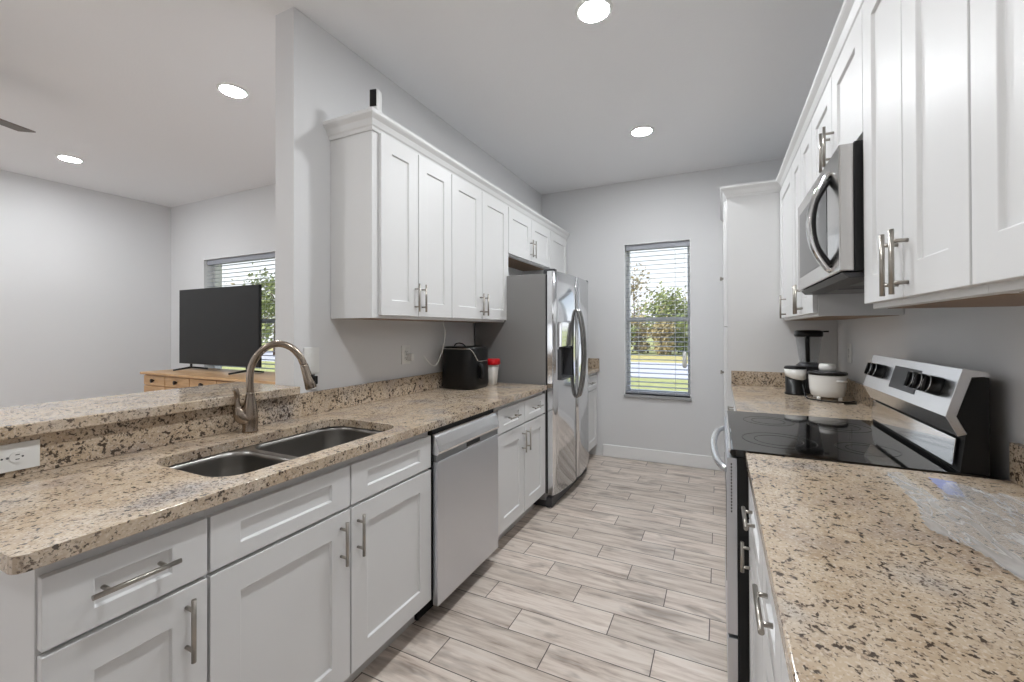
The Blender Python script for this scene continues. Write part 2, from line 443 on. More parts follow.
def window(name, W, y, thick, label_blind, nslat, sillmat, blind_group=None, midz=1.42):
    x0, x1, z0, z1 = W
    f = NB(); yf0, yf1 = y+.10, y+.16; fw = .036
    box(f, x0, x0+fw, yf0, yf1, z0, z1); box(f, x1-fw, x1, yf0, yf1, z0, z1)
    box(f, x0+fw, x1-fw, yf0, yf1, z0, z0+fw); box(f, x0+fw, x1-fw, yf0, yf1, z1-fw, z1)
    box(f, x0+fw, x1-fw, yf0, yf1-.01, midz-.022, midz+.022)
    root = struct(name, f, M['vinyl'], bevel=.002)
    # white lining of the reveal
    l = NB(); t_ = .008
    box(l, x0, x0+t_, y-.004, y+.10, z0, z1); box(l, x1-t_, x1, y-.004, y+.10, z0, z1); box(l, x0+t_, x1-t_, y-.004, y+.10, z1-t_, z1)
    part('reveal_lining', l, M['trim'], root)
    part('window_sill', bx(x0-.004, x1+.004, y-.022, y+.10, z0-.030, z0), sillmat, root, bevel=.003)
    g = NB(); box(g, x0+fw, x1-fw, y+.125, y+.129, z0+fw, midz-.022); box(g, x0+fw, x1-fw, y+.140, y+.144, midz+.022, z1-fw)
    part('glass', g, M['glass'], root)
    # the blind
    bl = T('window_blind', label_blind, 'blind', ((x0+x1)/2, y+.05, z1))
    a0, a1 = x0+t_+.006, x1-t_-.006; yc = y+.052
    part('headrail', bx(a0, a1, yc-.028, yc+.028, z1-.062, z1-t_-.001), M['slat'], bl, bevel=.002)
    s = NB(); top = z1-.085; bot = z0+.045; st = .0455
    z = top
    while z > bot+.01:
        tl = math.radians(4)
        prism(s, [(yc-.025, z-.0015-.025*math.tan(tl)), (yc+.025, z-.0015+.025*math.tan(tl)), (yc+.025, z+.0015+.025*math.tan(tl)), (yc-.025, z+.0015-.025*math.tan(tl))], 'x', a0, a1)
        z -= st
    part('slats', s, M['slat'], bl)
    part('bottom_rail', bx(a0, a1, yc-.025, yc+.025, z0+.008, z0+.030), M['slat'], bl, bevel=.002)
    for q in (.2, .78):
        xx = a0+(a1-a0)*q
        part('ladder_cord', tube(NB(), [(xx, yc-.027, z1-.064), (xx, yc-.027, z0+.012), (xx, yc-.0265, z0+.006), (xx, yc+.0265, z0+.006), (xx, yc+.027, z0+.012), (xx, yc+.027, z1-.064)], .0012, 6), M['wht'], bl)
    return root, bl
_, b1 = window('window_1', W1, BW, .2, 'white horizontal slat blind in the kitchen end window', 30, M['sill'])
tassel = NB(); cyl(tassel, (-.302, BW-.006, 1.10), (-.302, BW-.002, 2.10), .002, 6); lathe(tassel, -.302, BW-.006, [(.006, 1.105), (.017, 1.095), (.020, .955), (.008, .945)], 16)
part('tilt_cord', tassel, M['wht'], b1, label='white cord with a long tassel')
window('window_2', W2, LIVY, .2, 'white slat blind in the living room window behind the television', 30, M['trim'], midz=1.42)

# ================================================================== LIGHTS IN THE CEILING
def can_light(x, y, label, seen=True):
    t = T('recessed_light', label, 'ceiling light', (x, y, CEIL), 'recessed ceiling lights')
    r = NB(); lathe(r, x, y, [(.072, CEIL-.0005), (.070, CEIL-.009), (.084, CEIL-.006), (.088, CEIL-.0005)], 40, cap=False)
    part('trim_ring', r, M['wht'], t)
    l = NB(); lathe(l, x, y, [(.0705, CEIL-.004), (.066, CEIL-.007), (.052, CEIL-.010), (.030, CEIL-.012), (.002, CEIL-.0125)], 32)
    part('lens', l, M['lens'], t)
can_light(-.526, 1.981, 'round recessed light in the kitchen ceiling, nearest the top edge')
can_light(-.522, 3.352, 'round recessed light in the kitchen ceiling, nearest the end window')
can_light(-2.751, 1.656, 'round recessed light in the living room ceiling, nearest the dividing wall')
can_light(-5.118, 1.688, 'round recessed light in the living room ceiling, nearest the far left wall')
can_light(-.53, .60, 'round recessed light in the kitchen ceiling, above the near counters')
can_light(-2.75, -.65, 'round recessed light in the living room ceiling, behind the breakfast bar')
can_light(-5.10, -.65, 'round recessed light in the living room ceiling, beyond the fan')

# ================================================================== LEFT RUN: BASE CABINETS
GB = 'white base cabinets of the sink run'
gp = .0035
def ys(a, b): return a+gp, b-gp
ZD0, ZD1, ZR0, ZR1 = .125, .700, .711, .850      # door bottom/top, drawer bottom/top
c = base_cabinet('narrow white base cabinet at the near end, one drawer over one door', LB, 1, .340, .637, LW, GB)
a, b = ys(.340, .637)
front(c, 'drawer_front', LB, 1, a, b, ZR0, ZR1, (.483, .787, .155, False), .040)
front(c, 'door', LB, 1, a, b, ZD0, ZD1, (b-.046, .607, .148, True))
c = base_cabinet('wide white sink base cabinet with two false drawer fronts and two doors', LB, 1, .637, 1.556, LW, GB)
# the sink bowls hang inside: open the carcass top there
a, b = ys(.637, 1.0945); a2, b2 = ys(1.0945, 1.556)
front(c, 'drawer_front', LB, 1, a, b, ZR0, ZR1, None, .042); front(c, 'drawer_front', LB, 1, a2, b2, ZR0, ZR1, None, .042)
front(c, 'door', LB, 1, a, b, ZD0, ZD1, (b-.040, .602, .145, True)); front(c, 'door', LB, 1, a2, b2, ZD0, ZD1, (a2+.028, .600, .145, True))
SINKCAB = c
c = base_cabinet('white base cabinet between dishwasher and refrigerator, two drawers over two doors', LB, 1, 2.186, 2.932, LW, GB)
a, b = ys(2.186, 2.559); a2, b2 = ys(2.559, 2.932)
front(c, 'drawer_front', LB, 1, a, b, ZR0, ZR1, ((a+b)/2, .785, .14, False), .040); front(c, 'drawer_front', LB, 1, a2, b2, ZR0, ZR1, ((a2+b2)/2, .785, .14, False), .040)
front(c, 'door', LB, 1, a, b, ZD0, ZD1, (b-.030, .600, .145, True)); front(c, 'door', LB, 1, a2, b2, ZD0, ZD1, (a2+.030, .600, .145, True))
c = base_cabinet('white base cabinet beyond the refrigerator, against the end wall', LB, 1, 3.915, BW-.0015, LW, GB)
a, b = ys(3.915, BW-.02)
front(c, 'drawer_front', LB, 1, a, b, ZR0, ZR1, ((a+b)/2, .785, .14, False), .040)
front(c, 'door', LB, 1, a, b, ZD0, ZD1, (a+.04, .600, .145, True))

# sink cabinet carcass: replace the solid box by panels so that the bowls hang in free space
for ch in list(SINKCAB.children):
    if ch.name.startswith('carcass'): bpy.data.objects.remove(ch, do_unlink=True)
bm = NB(); xb = LB-TH-.001
box(bm, xb-.018, xb, .637, 1.556, .11, CB-.001); box(bm, LW+.0015, xb-.018, .637, .655, .11, CB-.001); box(bm, LW+.0015, xb-.018, 1.538, 1.556, .11, CB-.001); box(bm, LW+.0015, xb-.018, .655, 1.538, .11, .128)
part('carcass', bm, M['cab'], SINKCAB)

# ------------------------------------------------------------------ counters
def rounded_end(x0, x1, y0, y1, r, corners):
    """rectangle with chosen corners rounded; corners subset of 'a'(x1,y0) 'b'(x1,y1)"""
    p = []
    def arc(cx, cy, a0):
        for i in range(7):
            q = a0+PI/2*i/6; p.append((cx+r*math.cos(q), cy+r*math.sin(q)))
    p.append((x0, y0))
    if 'a' in corners: arc(x1-r, y0+r, 1.5*PI)
    else: p.append((x1, y0))
    if 'b' in corners: arc(x1-r, y1-r, 0)
    else: p.append((x1, y1))
    p.append((x0, y1)); return p
SX0, SX1, SY0, SY1 = -1.604, -1.208, .700, 1.425
ct = T('countertop', 'long beige speckled granite countertop around the sink', 'countertop', (-1.45, 1.6, CB))
part('slab', slab_holes(rounded_end(LW, LB+.021, .300, 2.916, .022, 'a'), [rrect(SX0, SX1, SY0, SY1, .085, 8)], CB, CT), M['granite'], ct, bevel=.005, seg=3)
bm = NB(); box(bm, LW+.0005, LW+.020, .300, 2.916, CT+.0005, 1.022)
part('backsplash', bm, M['granitebs'], ct, bevel=.002)
ct = T('countertop', 'short granite countertop past the refrigerator, by the end wall', 'countertop', (-1.45, 4.16, CB))
part('slab', bx(LW, LB+.021, 3.912, BW, CB, CT), M['granite'], ct, bevel=.004)
bm = NB(); box(bm, LW+.021, LB+.019, BW-.020, BW-.0005, CT+.0005, 1.016); box(bm, LW+.0005, LW+.020, 3.912, BW-.0005, CT+.0005, 1.016)
part('backsplash', bm, M['granitebs'], ct, bevel=.002)
bar = NB(); prism(bar, rounded_end(-2.185, -1.731, .17, 1.346, .03, 'a'), 'z', 1.0245, 1.061)
S('bar_top', 'raised granite breakfast bar ledge behind the sink', 'countertop', bar, M['granite'], (-1.95, .76, 1.0245), bevel=.005, seg=3)

# ------------------------------------------------------------------ sink
sk = T('sink', 'double bowl stainless steel sink set under the granite', 'sink', (-1.406, 1.05, .68))
def bowl(y0, y1):
    bm = NB(); x0, x1 = SX0-.004, SX1+.004
    lv = [(0, .8785, .080), (.001, .86, .080), (.012, .72, .075), (.030, .695, .07), (.060, .685, .05)]
    loops = []
    for ins, z, r in lv:
        loops.append([bm.verts.new((x, y, z)) for x, y in rrect(x0+ins, x1-ins, y0+ins, y1-ins, max(.02, r-ins*.3), 6)])
    n = len(loops[0])
    for q, s in zip(loops, loops[1:]):
        for j in range(n):
            f = bm.faces.new((q[j], q[(j+1) % n], s[(j+1) % n], s[j])); f.smooth = True
    bm.faces.new(loops[-1]); return bm
for i, (y0, y1) in enumerate(((.696, .990), (1.014, 1.429))):
    bw = part('bowl', bowl(y0, y1), M['sink'], sk)
    so = bw.modifiers.new('wall', 'SOLIDIFY'); so.thickness = .0015; so.offset = 1
    d = NB(); lathe(d, -1.406, (y0+y1)/2, [(.045, .687), (.043, .6895), (.030, .6885), (.004, .688)], 28)
    part('drain', d, M['chrome'], bw)
r = slab_holes(rrect(SX0-.02, SX1+.02, SY0-.02, SY1+.02, .09, 6), [rrect(SX0-.004, SX1+.004, .696, .990, .080, 6), rrect(SX0-.004, SX1+.004, 1.014, 1.429, .080, 6)], .8765, .8795)
part('rim', r, M['sink'], sk)

# ------------------------------------------------------------------ faucet
FX, FY = -1.690, 1.085
fc = T('faucet', 'brushed nickel gooseneck pull-down faucet behind the sink', 'faucet', (FX, FY, CT))
bm = NB(); lathe(bm, FX, FY, [(.029, CT), (.029, CT+.006), (.027, CT+.012), (.0285, CT+.045), (.0275, CT+.075), (.0225, CT+.110), (.0175, CT+.135), (.0155, CT+.150), (.0155, CT+.158)], 32)
part('body', bm, M['faucet'], fc)
dx, dy = .80, .60
def sp(s, z): return (FX+dx*s, FY+dy*s, z)
path = smooth_path([sp(0, CT+.15), sp(0, CT+.235), sp(.018, CT+.290), sp(.058, CT+.335), sp(.105, CT+.350), sp(.150, CT+.335), sp(.183, CT+.300), sp(.200, CT+.262)], 8)
bm = NB(); tube(bm, path, .0135, 20); part('spout', bm, M['faucet'], fc)
bm = NB(); tube(bm, [sp(.1995, CT+.265), sp(.2015, CT+.258), sp(.208, CT+.235), sp(.220, CT+.195), sp(.226, CT+.170), sp(.2275, CT+.165)], [.0145, .0155, .0165, .020, .0215, .018], 20)
sh = part('spray_head', bm, M['faucet'], fc)
bm = NB(); q = Vector(sp(.2255, CT+.205)); tube(bm, [q+Vector((dx, dy, .3))*.010+Vector((0, 0, .016)), q+Vector((dx, dy, .3))*.0125+Vector((0, 0, -.012))], [.0065, .0065], 10)
part('spray_button', bm, M['blk'], sh, label='black spray button')
hx, hy = -.35, -.94
bm = NB(); tube(bm, smooth_path([(FX, FY, CT+.050), (FX+hx*.018, FY+hy*.018, CT+.055), (FX+hx*.032, FY+hy*.032, CT+.068), (FX+hx*.040, FY+hy*.040, CT+.088), (FX+hx*.043, FY+hy*.043, CT+.104)], 4), [.024, .0245, .025, .0255, .026, .026, .026, .0255, .025, .0245, .0235, .022, .020, .018, .016, .0145, .013], 20)
hb = part('handle_hub', bm, M['faucet'], fc)
bm = NB(); tube(bm, smooth_path([(FX+hx*.042, FY+hy*.042, CT+.100), (FX+hx*.044, FY+hy*.044, CT+.125), (FX+hx*.045, FY+hy*.045, CT+.150), (FX+hx*.052, FY+hy*.052, CT+.182)], 5), [.0135, .0125, .0115, .0105, .0098, .0092, .0088, .0086, .0086, .009, .0096, .0104, .011, .0115, .011, .008], 14)
part('lever', bm, M['faucet'], hb)

# ------------------------------------------------------------------ dishwasher
DY0, DY1, DX = 1.560, 2.146, -1.127
dw = T('dishwasher', 'stainless steel dishwasher in the sink run', 'dishwasher', (-1.45, 1.87, 0))
part('tub', bx(LW+.03, LB-.004, DY0+.004, DY1-.004, .10, CB-.006), M['blkmat'], dw)
part('toe_kick', bx(LW+.03, LB-.085, DY0+.004, DY1-.004, 0, .099), M['blkmat'], dw)
part('door', bx(LB-.003, DX, DY0+.006, DY1-.004, .092, .730), M['steel'], dw, bevel=.004)
bm = NB(); prism(bm, [(LB-.003, .7595), (DX-.004, .7595), (DX+.004, .766), (DX+.006, .775), (DX+.002, .800), (DX-.012, .840), (DX-.024, .852), (LB-.003, .853)], 'y', DY0+.006, DY1-.004)
cp = part('control_panel', bm, M['steelx'], dw, bevel=.0015)
part('grip_band', bx(LB-.003, DX-.006, DY0+.006, DY1-.004, .7305, .759), M['band'], dw, label='steel grip band darkened as if shaded')
bm = NB(); box(bm, DX-.012, DX-.0052, 1.815, 1.945, .738, .7585); part('handle_pocket', bm, M['blk'], cp, label='black recessed handle pocket')
bm = NB(); box(bm, DX-.013, DX-.0035, 1.818, 1.942, .7310, .7378); part('latch_plate', bm, M['chrome'], cp)
bm = NB()
for i in range(6):
    z0 = .789; y0 = 1.626+i*.0105
    prism(bm, [(DX+.0040-.0035, z0), (DX+.0050-.0035+.002, z0), (DX+.0020-.0035+.003, z0+.008), (DX-.0015, z0+.008)], 'y', y0, y0+.007)
part('badge', bm, M['dkgrey'], cp, label='small dark badge')

# ------------------------------------------------------------------ refrigerator
FY0, FY1, FS = 2.957, 3.900, 3.400
def fx(y): return -1.097+.043*(1-((y-3.4285)/.4715)**2)
fr = T('refrigerator', 'stainless side-by-side refrigerator with an ice dispenser', 'refrigerator', (-1.42, 3.41, 0))
part('cabinet', bx(-1.765, -1.160, FY0, FY1, .055, 1.735), M['fside'], fr, bevel=.004, label='grey painted refrigerator body')
part('gasket', bx(-1.1595, -1.1465, FY0+.010, FY1-.010, .105, 1.730), M['blkmat'], fr, label='black door gasket')
bm = NB(); box(bm, -1.70, -1.118, FY0+.012, FY1-.012, .004, .075)
part('base_grille', bm, M['dkgrey'], fr, bevel=.004)
def fdoor(y0, y1, z0, z1, hole=None):
    bm = NB(); n = 10; ysl = [y0+(y1-y0)*i/n for i in range(n+1)]; zs = [z0, z1]
    if hole: ysl = sorted(set(ysl+[hole[0], hole[1]])); zs = [z0, hole[2], hole[3], z1]
    xb = -1.146; g = {}
    def V(i, j, back):
        k = (i, j, back)
        if k not in g: g[k] = bm.verts.new((xb if back else fx(ysl[i])-(.010 if i in (0, len(ysl)-1) else 0), ysl[i], zs[j]))
        return g[k]
    N, K = len(ysl), len(zs)
    for i in range(N-1):
        for j in range(K-1):
            bm.faces.new((V(i, j, 1), V(i+1, j, 1), V(i+1, j+1, 1), V(i, j+1, 1)))
            if hole and ysl[i] >= hole[0]-1e-6 and ysl[i+1] <= hole[1]+1e-6 and j == 1: continue
            f = bm.faces.new((V(i, j, 0), V(i+1, j, 0), V(i+1, j+1, 0), V(i, j+1, 0))); f.smooth = True
        bm.faces.new((V(i, 0, 0), V(i+1, 0, 0), V(i+1, 0, 1), V(i, 0, 1))); bm.faces.new((V(i, K-1, 0), V(i+1, K-1, 0), V(i+1, K-1, 1), V(i, K-1, 1)))
    for i in (0, N-1):
        for j in range(K-1): bm.faces.new((V(i, j, 0), V(i, j+1, 0), V(i, j+1, 1), V(i, j, 1)))
    return bm
HO = (3.035, 3.305, .940, 1.375)
ld = part('door', fdoor(FY0+.002, FS-.003, .100, 1.752, HO), M['fsteel'], fr, label='freezer door with the dispenser')
rd = part('door', fdoor(FS+.003, FY1-.002, .100, 1.752), M['fsteel'], fr, label='fresh food door')
bm = NB(); y0, y1, z0, z1 = HO; xf = -1.074; xbk = -1.142
box(bm, xbk, xbk+.004, y0, y1, z0, 1.17); box(bm, xbk+.004, xf+.008, y0, y0+.006, z0, 1.17); box(bm, xbk+.004, xf+.008, y1-.006, y1, z0, 1.17); box(bm, xbk+.004, xf+.016, y0+.006, y1-.006, z0, z0+.012)
dp = part('dispenser', bm, M['disp'], ld, label='dark dispenser recess')
ob = NB(); prism(ob, [(xbk+.006, 1.172), (xf+.012, 1.190), (xf+.016, z1), (xbk+.006, z1)], 'y', y0+.001, y1-.001)
part('dispenser_panel', ob, M['fsteel'], ld, bevel=.003)
for dd, yy in ((ld, FS-.032), (rd, FS+.032)):
    bm = NB(); x0 = fx(yy)
    tube(bm, smooth_path([(x0-.003, yy, .770), (x0+.020, yy, .795), (x0+.046, yy, .93), (x0+.058, yy, 1.125), (x0+.046, yy, 1.32), (x0+.020, yy, 1.455), (x0-.003, yy, 1.480)], 7), .0135, 14, rz=.8)
    part('door_handle', bm, M['hsteel'], dd, label='long bowed steel handle')
for yy in (FY0+.03, FY1-.06):
    bm = NB(); box(bm, -1.19, -1.095, yy, yy+.045, 1.7365, 1.772); part('hinge_cover', bm, M['dkgrey'], fr, bevel=.006)
for yy in (FY0+.035, FY1-.035): part('levelling_foot', lathe(NB(), -1.15, yy, [(.022, 0), (.022, .0025), (.012, .003), (.012, .0038)], 14), M['blk'], fr)

# ================================================================== LEFT RUN: UPPER CABINETS
UZ0, UZ1 = 1.377, 2.292
GU = 'white wall cabinets on the left wall'
def upper(label, x, sg, y0, y1, z0, z1, back, group):
    back += sg*.0015
    t = T('wall_cabinet', label, 'cabinet', ((x+back)/2, (y0+y1)/2, z0), group)
    part('carcass', bx(x-sg*(TH+.001), back, y0, y1, z0, z1), [M['cab']], t, bevel=.0012)
    part('underside', bx(x-sg*(TH+.03), back-sg*-.012, y0+.018, y1-.018, z0-.0012, z0-.0002), M['cabin'], t, label='bare wood underside')
    return t
c = upper('white two-door wall cabinet at the near end of the left wall', LU, 1, 1.555, 2.206, UZ0, UZ1, LW, GU)
HZ = 1.492
front(c, 'door', LU, 1, 1.596, 1.879, 1.392, 2.280, (1.852, HZ, .150, True)); front(c, 'door', LU, 1, 1.885, 2.203, 1.392, 2.280, (1.911, HZ, .150, True))
c = upper('white two-door wall cabinet beside the refrigerator', LU, 1, 2.206, 2.992, UZ0, UZ1, LW, GU)
front(c, 'door', LU, 1, 2.210, 2.577, 1.392, 2.280, (2.548, HZ, .150, True)); front(c, 'door', LU, 1, 2.583, 2.988, 1.392, 2.280, (2.612, HZ, .150, True))
c = upper('short white two-door cabinet above the refrigerator', LU, 1, 2.992, 3.915, 1.905, UZ1, LW, GU)
front(c, 'door', LU, 1, 2.998, 3.447, 1.918, 2.280, (3.417, 2.022, .150, True)); front(c, 'door', LU, 1, 3.453, 3.911, 1.918, 2.280, (3.483, 2.022, .150, True))
c = upper('white single-door wall cabinet in the far left corner', LU, 1, 3.915, BW-.004, UZ0, UZ1, LW, GU)
front(c, 'door', LU, 1, 3.919, 4.420, 1.392, 2.280, (3.93, HZ, .150, True))

CZ = 2.362
CPROF = [(0, 2.281), (.006, 2.281), (.010, 2.296), (.016, 2.302), (.026, 2.326), (.040, 2.340), (.044, 2.346), (.044, CZ), (0, CZ)]
def crown(name, label, runs, loc):
    """runs: list of polylines (x,y,nx,ny at each vertex are offset directions), profile swept along"""
    bm = NB()
    for pts in runs:
        rings = [[bm.verts.new((x+ox*d, y+oy*d, z)) for d, z in CPROF] for x, y, ox, oy in pts]
        n = len(CPROF)
        for q, s in zip(rings, rings[1:]):
            for j in range(n): bm.faces.new((q[j], q[(j+1) % n], s[(j+1) % n], s[j]))
        bm.faces.new(rings[0]); bm.faces.new(rings[-1])
    return S(name, label, 'moulding', bm, M['cab'], loc, bevel=.001)
ux = LU-TH+.001
crown('crown_moulding', 'white crown moulding along the top of the left wall cabinets', [[(LW, 1.554, 0, -1), (ux, 1.554, 1, -1), (ux, BW-.004, 1, 0)]], (-1.6, 3, 2.281))
# dust board behind the crown on which the camera stands
tb = NB(); box(tb, LW+.001, ux-.001, 1.556, BW-.006, 2.2925, CZ-.004)
S('cabinet_top_board', 'white board on top of the left wall cabinets inside the crown', 'board', tb, M['cab'], (-1.6, 3, 2.2925))

# little camera on the cabinet top
cm = T('security_camera', 'small white camera with a black face on top of the left cabinets', 'camera', (-1.520, 1.60, CZ-.004))
def rotbox(bm, cx, cy, z0, z1, w, d, ang, ox=0, oy=0):
    vs = rrect(-w/2+ox, w/2+ox, -d/2+oy, d/2+oy, min(w, d)*.25, 4); c_, s_ = math.cos(ang), math.sin(ang)
    prism(bm, [(cx+x*c_-y*s_, cy+x*s_+y*c_) for x, y in vs], 'z', z0, z1); return bm
ca = .25; cx_, cy_ = -1.520, 1.60
part('stand', rotbox(NB(), cx_, cy_, CZ-.004, CZ+.012, .052, .05, ca), M['blk'], cm)
part('housing', rotbox(NB(), cx_, cy_, CZ+.012, CZ+.132, .050, .046, ca), M['wht'], cm, bevel=.003)
part('lens_panel', rotbox(NB(), cx_, cy_, CZ+.047, CZ+.129, .034, .006, ca, 0, -.0235), M['blkgl'], cm, bevel=.001, label='black lens panel')

# ================================================================== RIGHT SIDE
GR = 'white wall cabinets on the right wall'
c = upper('white two-door wall cabinet nearest on the right wall', RU, -1, .400, .996, UZ0, UZ1, RW, GR)
front(c, 'door', RU, -1, .403, .695, 1.392, 2.280, (.667, HZ, .150, True)); front(c, 'door', RU, -1, .701, .993, 1.392, 2.280, (.729, HZ, .150, True))
c = upper('white two-door wall cabinet beside the microwave, on its near side', RU, -1, .996, 1.594, UZ0, UZ1, RW, GR)
front(c, 'door', RU, -1, 1.001, 1.292, 1.392, 2.280, (1.264, HZ-.02, .150, True)); front(c, 'door', RU, -1, 1.298, 1.592, 1.392, 2.280, (1.326, HZ-.02, .150, True))
c = upper('short white two-door cabinet above the microwave', RU, -1, 1.594, 2.362, 1.893, UZ1, RW, GR)
front(c, 'door', RU, -1, 1.598, 1.975, 1.905, 2.280, (1.947, 2.000, .150, True)); front(c, 'door', RU, -1, 1.981, 2.358, 1.905, 2.280, (2.009, 2.000, .150, True))
c = upper('white two-door wall cabinet past the microwave, above the rice cooker', RU, -1, 2.362, 2.960, UZ0, UZ1, RW, GR)
front(c, 'door', RU, -1, 2.366, 2.658, 1.392, 2.280, (2.630, HZ-.02, .150, True)); front(c, 'door', RU, -1, 2.664, 2.956, 1.392, 2.280, (2.692, HZ-.02, .150, True))
c = upper('white single-door wall cabinet against the pantry', RU, -1, 2.960, 3.512, UZ0, UZ1, RW, GR)
front(c, 'door', RU, -1, 2.964, 3.500, 1.392, 2.280, (3.24, HZ-.03, .150, True))
uxr = RU+TH-.001
PX = .056                      # pantry door plane is PX-.02
# pantry
pn = T('pantry_cabinet', 'tall white pantry cabinet at the far right end', 'cabinet', (.38, 3.98, 0))
part('carcass', bx(PX, RW-.0015, 3.515, BW-.0015, .11, UZ1), M['cab'], pn, bevel=.001)
part('toe_kick', bx(PX+.06, RW-.0015, 3.515, BW-.0015, 0, .109), M['toe'], pn)
for y0, y1, hy_ in ((3.52, 3.972, 3.94), (3.978, 4.425, 4.01)):
    front(pn, 'door', PX-.001-.0, -1, y0, y1, 1.310, 2.270, (hy_, 1.66, .150, True)) if False else None
def pfront(y0, y1, z0, z1, hy_, hz_):
    d = part('door', shaker(PX-.001-TH, -1, y0, y1, z0, z1), M['cab'], pn, bevel=.0015)
    part('knob', tube(NB(), [(PX-.0205-.0005, hy_, hz_), (PX-.032, hy_, hz_), (PX-.036, hy_, hz_), (PX-.046, hy_, hz_), (PX-.049, hy_, hz_)], [.006, .006, .013, .015, .011], 14), M['nickel'], d, label='brushed nickel knob')
pfront(3.56, 3.975, 1.34, 2.270, 3.945, 1.74); pfront(3.981, 4.425, 1.34, 2.270, 4.01, 1.74)
pfront(3.56, 3.975, .125, 1.334, 3.945, .96); pfront(3.981, 4.425, .125, 1.334, 4.01, .96)
crown('crown_moulding', 'white crown moulding along the right wall cabinets up to the pantry', [[(uxr, .400, -1, 0), (uxr, 3.470, -1, 0)]], (.35, 2, 2.281))
crown('crown_moulding', 'white crown moulding around the top of the tall pantry', [[(RW, 3.514, 0, -1), (PX+.0, 3.514, -1, -1), (PX+.0, BW-.004, -1, 0)]], (.3, 3.6, 2.281))

# ------------------------------------------------------------------ right base cabinets
GRB = 'white base cabinets of the range run'
c = base_cabinet('white base cabinet beside the range, drawer over door', RB, -1, 1.104, 1.594, RW, GRB)
front(c, 'drawer_front', RB, -1, 1.108, 1.590, ZR0, ZR1, (1.375, .785, .15, False, .022), .040)
front(c, 'door', RB, -1, 1.108, 1.590, ZD0, ZD1, (1.530, .600, .095, True, .022))
c = base_cabinet('white base cabinet nearest the viewer under the right counter', RB, -1, .460, 1.104, RW, GRB)
for y0, y1, hy_ in ((.464, .780, .747), (.786, 1.100, .820)):
    front(c, 'drawer_front', RB, -1, y0, y1, ZR0, ZR1, ((y0+y1)/2, .785, .15, False, .020), .040)
    front(c, 'door', RB, -1, y0, y1, ZD0, ZD1, (hy_, .600, .145, True, .020))
c = base_cabinet('white base cabinet between range and pantry', RB, -1, 2.366, 3.512, RW, GRB)
for y0, y1 in ((2.37, 2.936), (2.942, 3.508)):
    front(c, 'drawer_front', RB, -1, y0, y1, ZR0, ZR1, ((y0+y1)/2, .785, .15, False), .040); front(c, 'door', RB, -1, y0, y1, ZD0, ZD1, (y0+.04, .600, .145, True))
ct = T('countertop', 'granite countertop in the right foreground, near side of the range', 'countertop', (.4, .9, CB))
part('slab', bx(.076, RW-.0005, .02, 1.597, CB, CT), M['granite'], ct, bevel=.004, seg=3)
part('backsplash', bx(RW-.020, RW-.0005, .02, 1.597, CT+.0005, 1.016), M['granitebs'], ct, bevel=.002)
ct = T('countertop', 'granite countertop between range and pantry, holding the small appliances', 'countertop', (.4, 2.93, CB))
part('slab', bx(.076, RW-.0005, 2.363, 3.513, CB, CT), M['granite'], ct, bevel=.004, seg=3)
bm = NB(); box(bm, .078, RW-.021, 3.494, 3.513, CT+.0005, 1.016); box(bm, RW-.020, RW-.0005, 2.363, 3.513, CT+.0005, 1.016)
part('backsplash', bm, M['granitebs'], ct, bevel=.002)

# ------------------------------------------------------------------ range
RY0, RY1 = 1.602, 2.358
rg = T('range', 'stainless electric range with black glass cooktop', 'stove', (.34, 1.98, 0))
part('body', bx(.052, .662, RY0+.003, RY1-.003, .03, .893), M['blkmat'], rg, bevel=.003)
bm = NB(); prism(bm, [(.030, .905), (.036, .895), (.655, .895), (.655, .918), (.040, .918), (.032, .915)], 'y', RY0, RY1)
ck = part('cooktop', bm, M['cook'], rg, bevel=.001, label='black glass cooktop')
part('front_trim', bx(.026, .0345, RY0+.001, RY1-.001, .906, .9175), M['steelx'], ck, bevel=.002)
for bx_, by_, rr in ((.19, 1.80, .115), (.19, 2.16, .095), (.44, 1.79, .085), (.44, 2.16, .105)):
    for q in (rr, rr*.66):
        bm = NB(); lathe(bm, bx_, by_, [(q-.0012, .9181), (q-.0012, .9184), (q+.0012, .9184), (q+.0012, .9181)], 56, cap=False)
        part('burner_ring', bm, M['ringm'], ck)
od = part('oven_door', bx(.021, .0515, RY0+.004, RY1-.004, .300, .888), M['steel'], rg, bevel=.002)
bm = NB(); box(bm, .0195, .0208, RY0+.11, RY1-.11, .42, .74); part('oven_window', bm, M['blkgl'], od)
bm = NB()
for i in range(16): box(bm, .0325, .0365, RY0+.0025, RY0+.0042, .870-i*.0105-.0055, .870-i*.0105)
part('vent_slots', bm, M['blkmat'], od, label='black vent slots')
bm = NB(); tube(bm, smooth_path([(.023, 1.640, .838), (.008, 1.665, .840), (-.012, 1.76, .842), (-.024, 1.98, .843), (-.012, 2.20, .842), (.008, 2.295, .840), (.023, 2.320, .838)], 7), .0115, 14, rz=1.15)
part('oven_handle', bm, M['steelx'], od, label='bowed steel oven handle')
part('storage_drawer', bx(.021, .0515, RY0+.004, RY1-.004, .075, .288), M['steel'], rg, bevel=.002)
part('kick_plate', bx(.085, .655, RY0+.01, RY1-.01, .002, .029), M['blkmat'], rg)
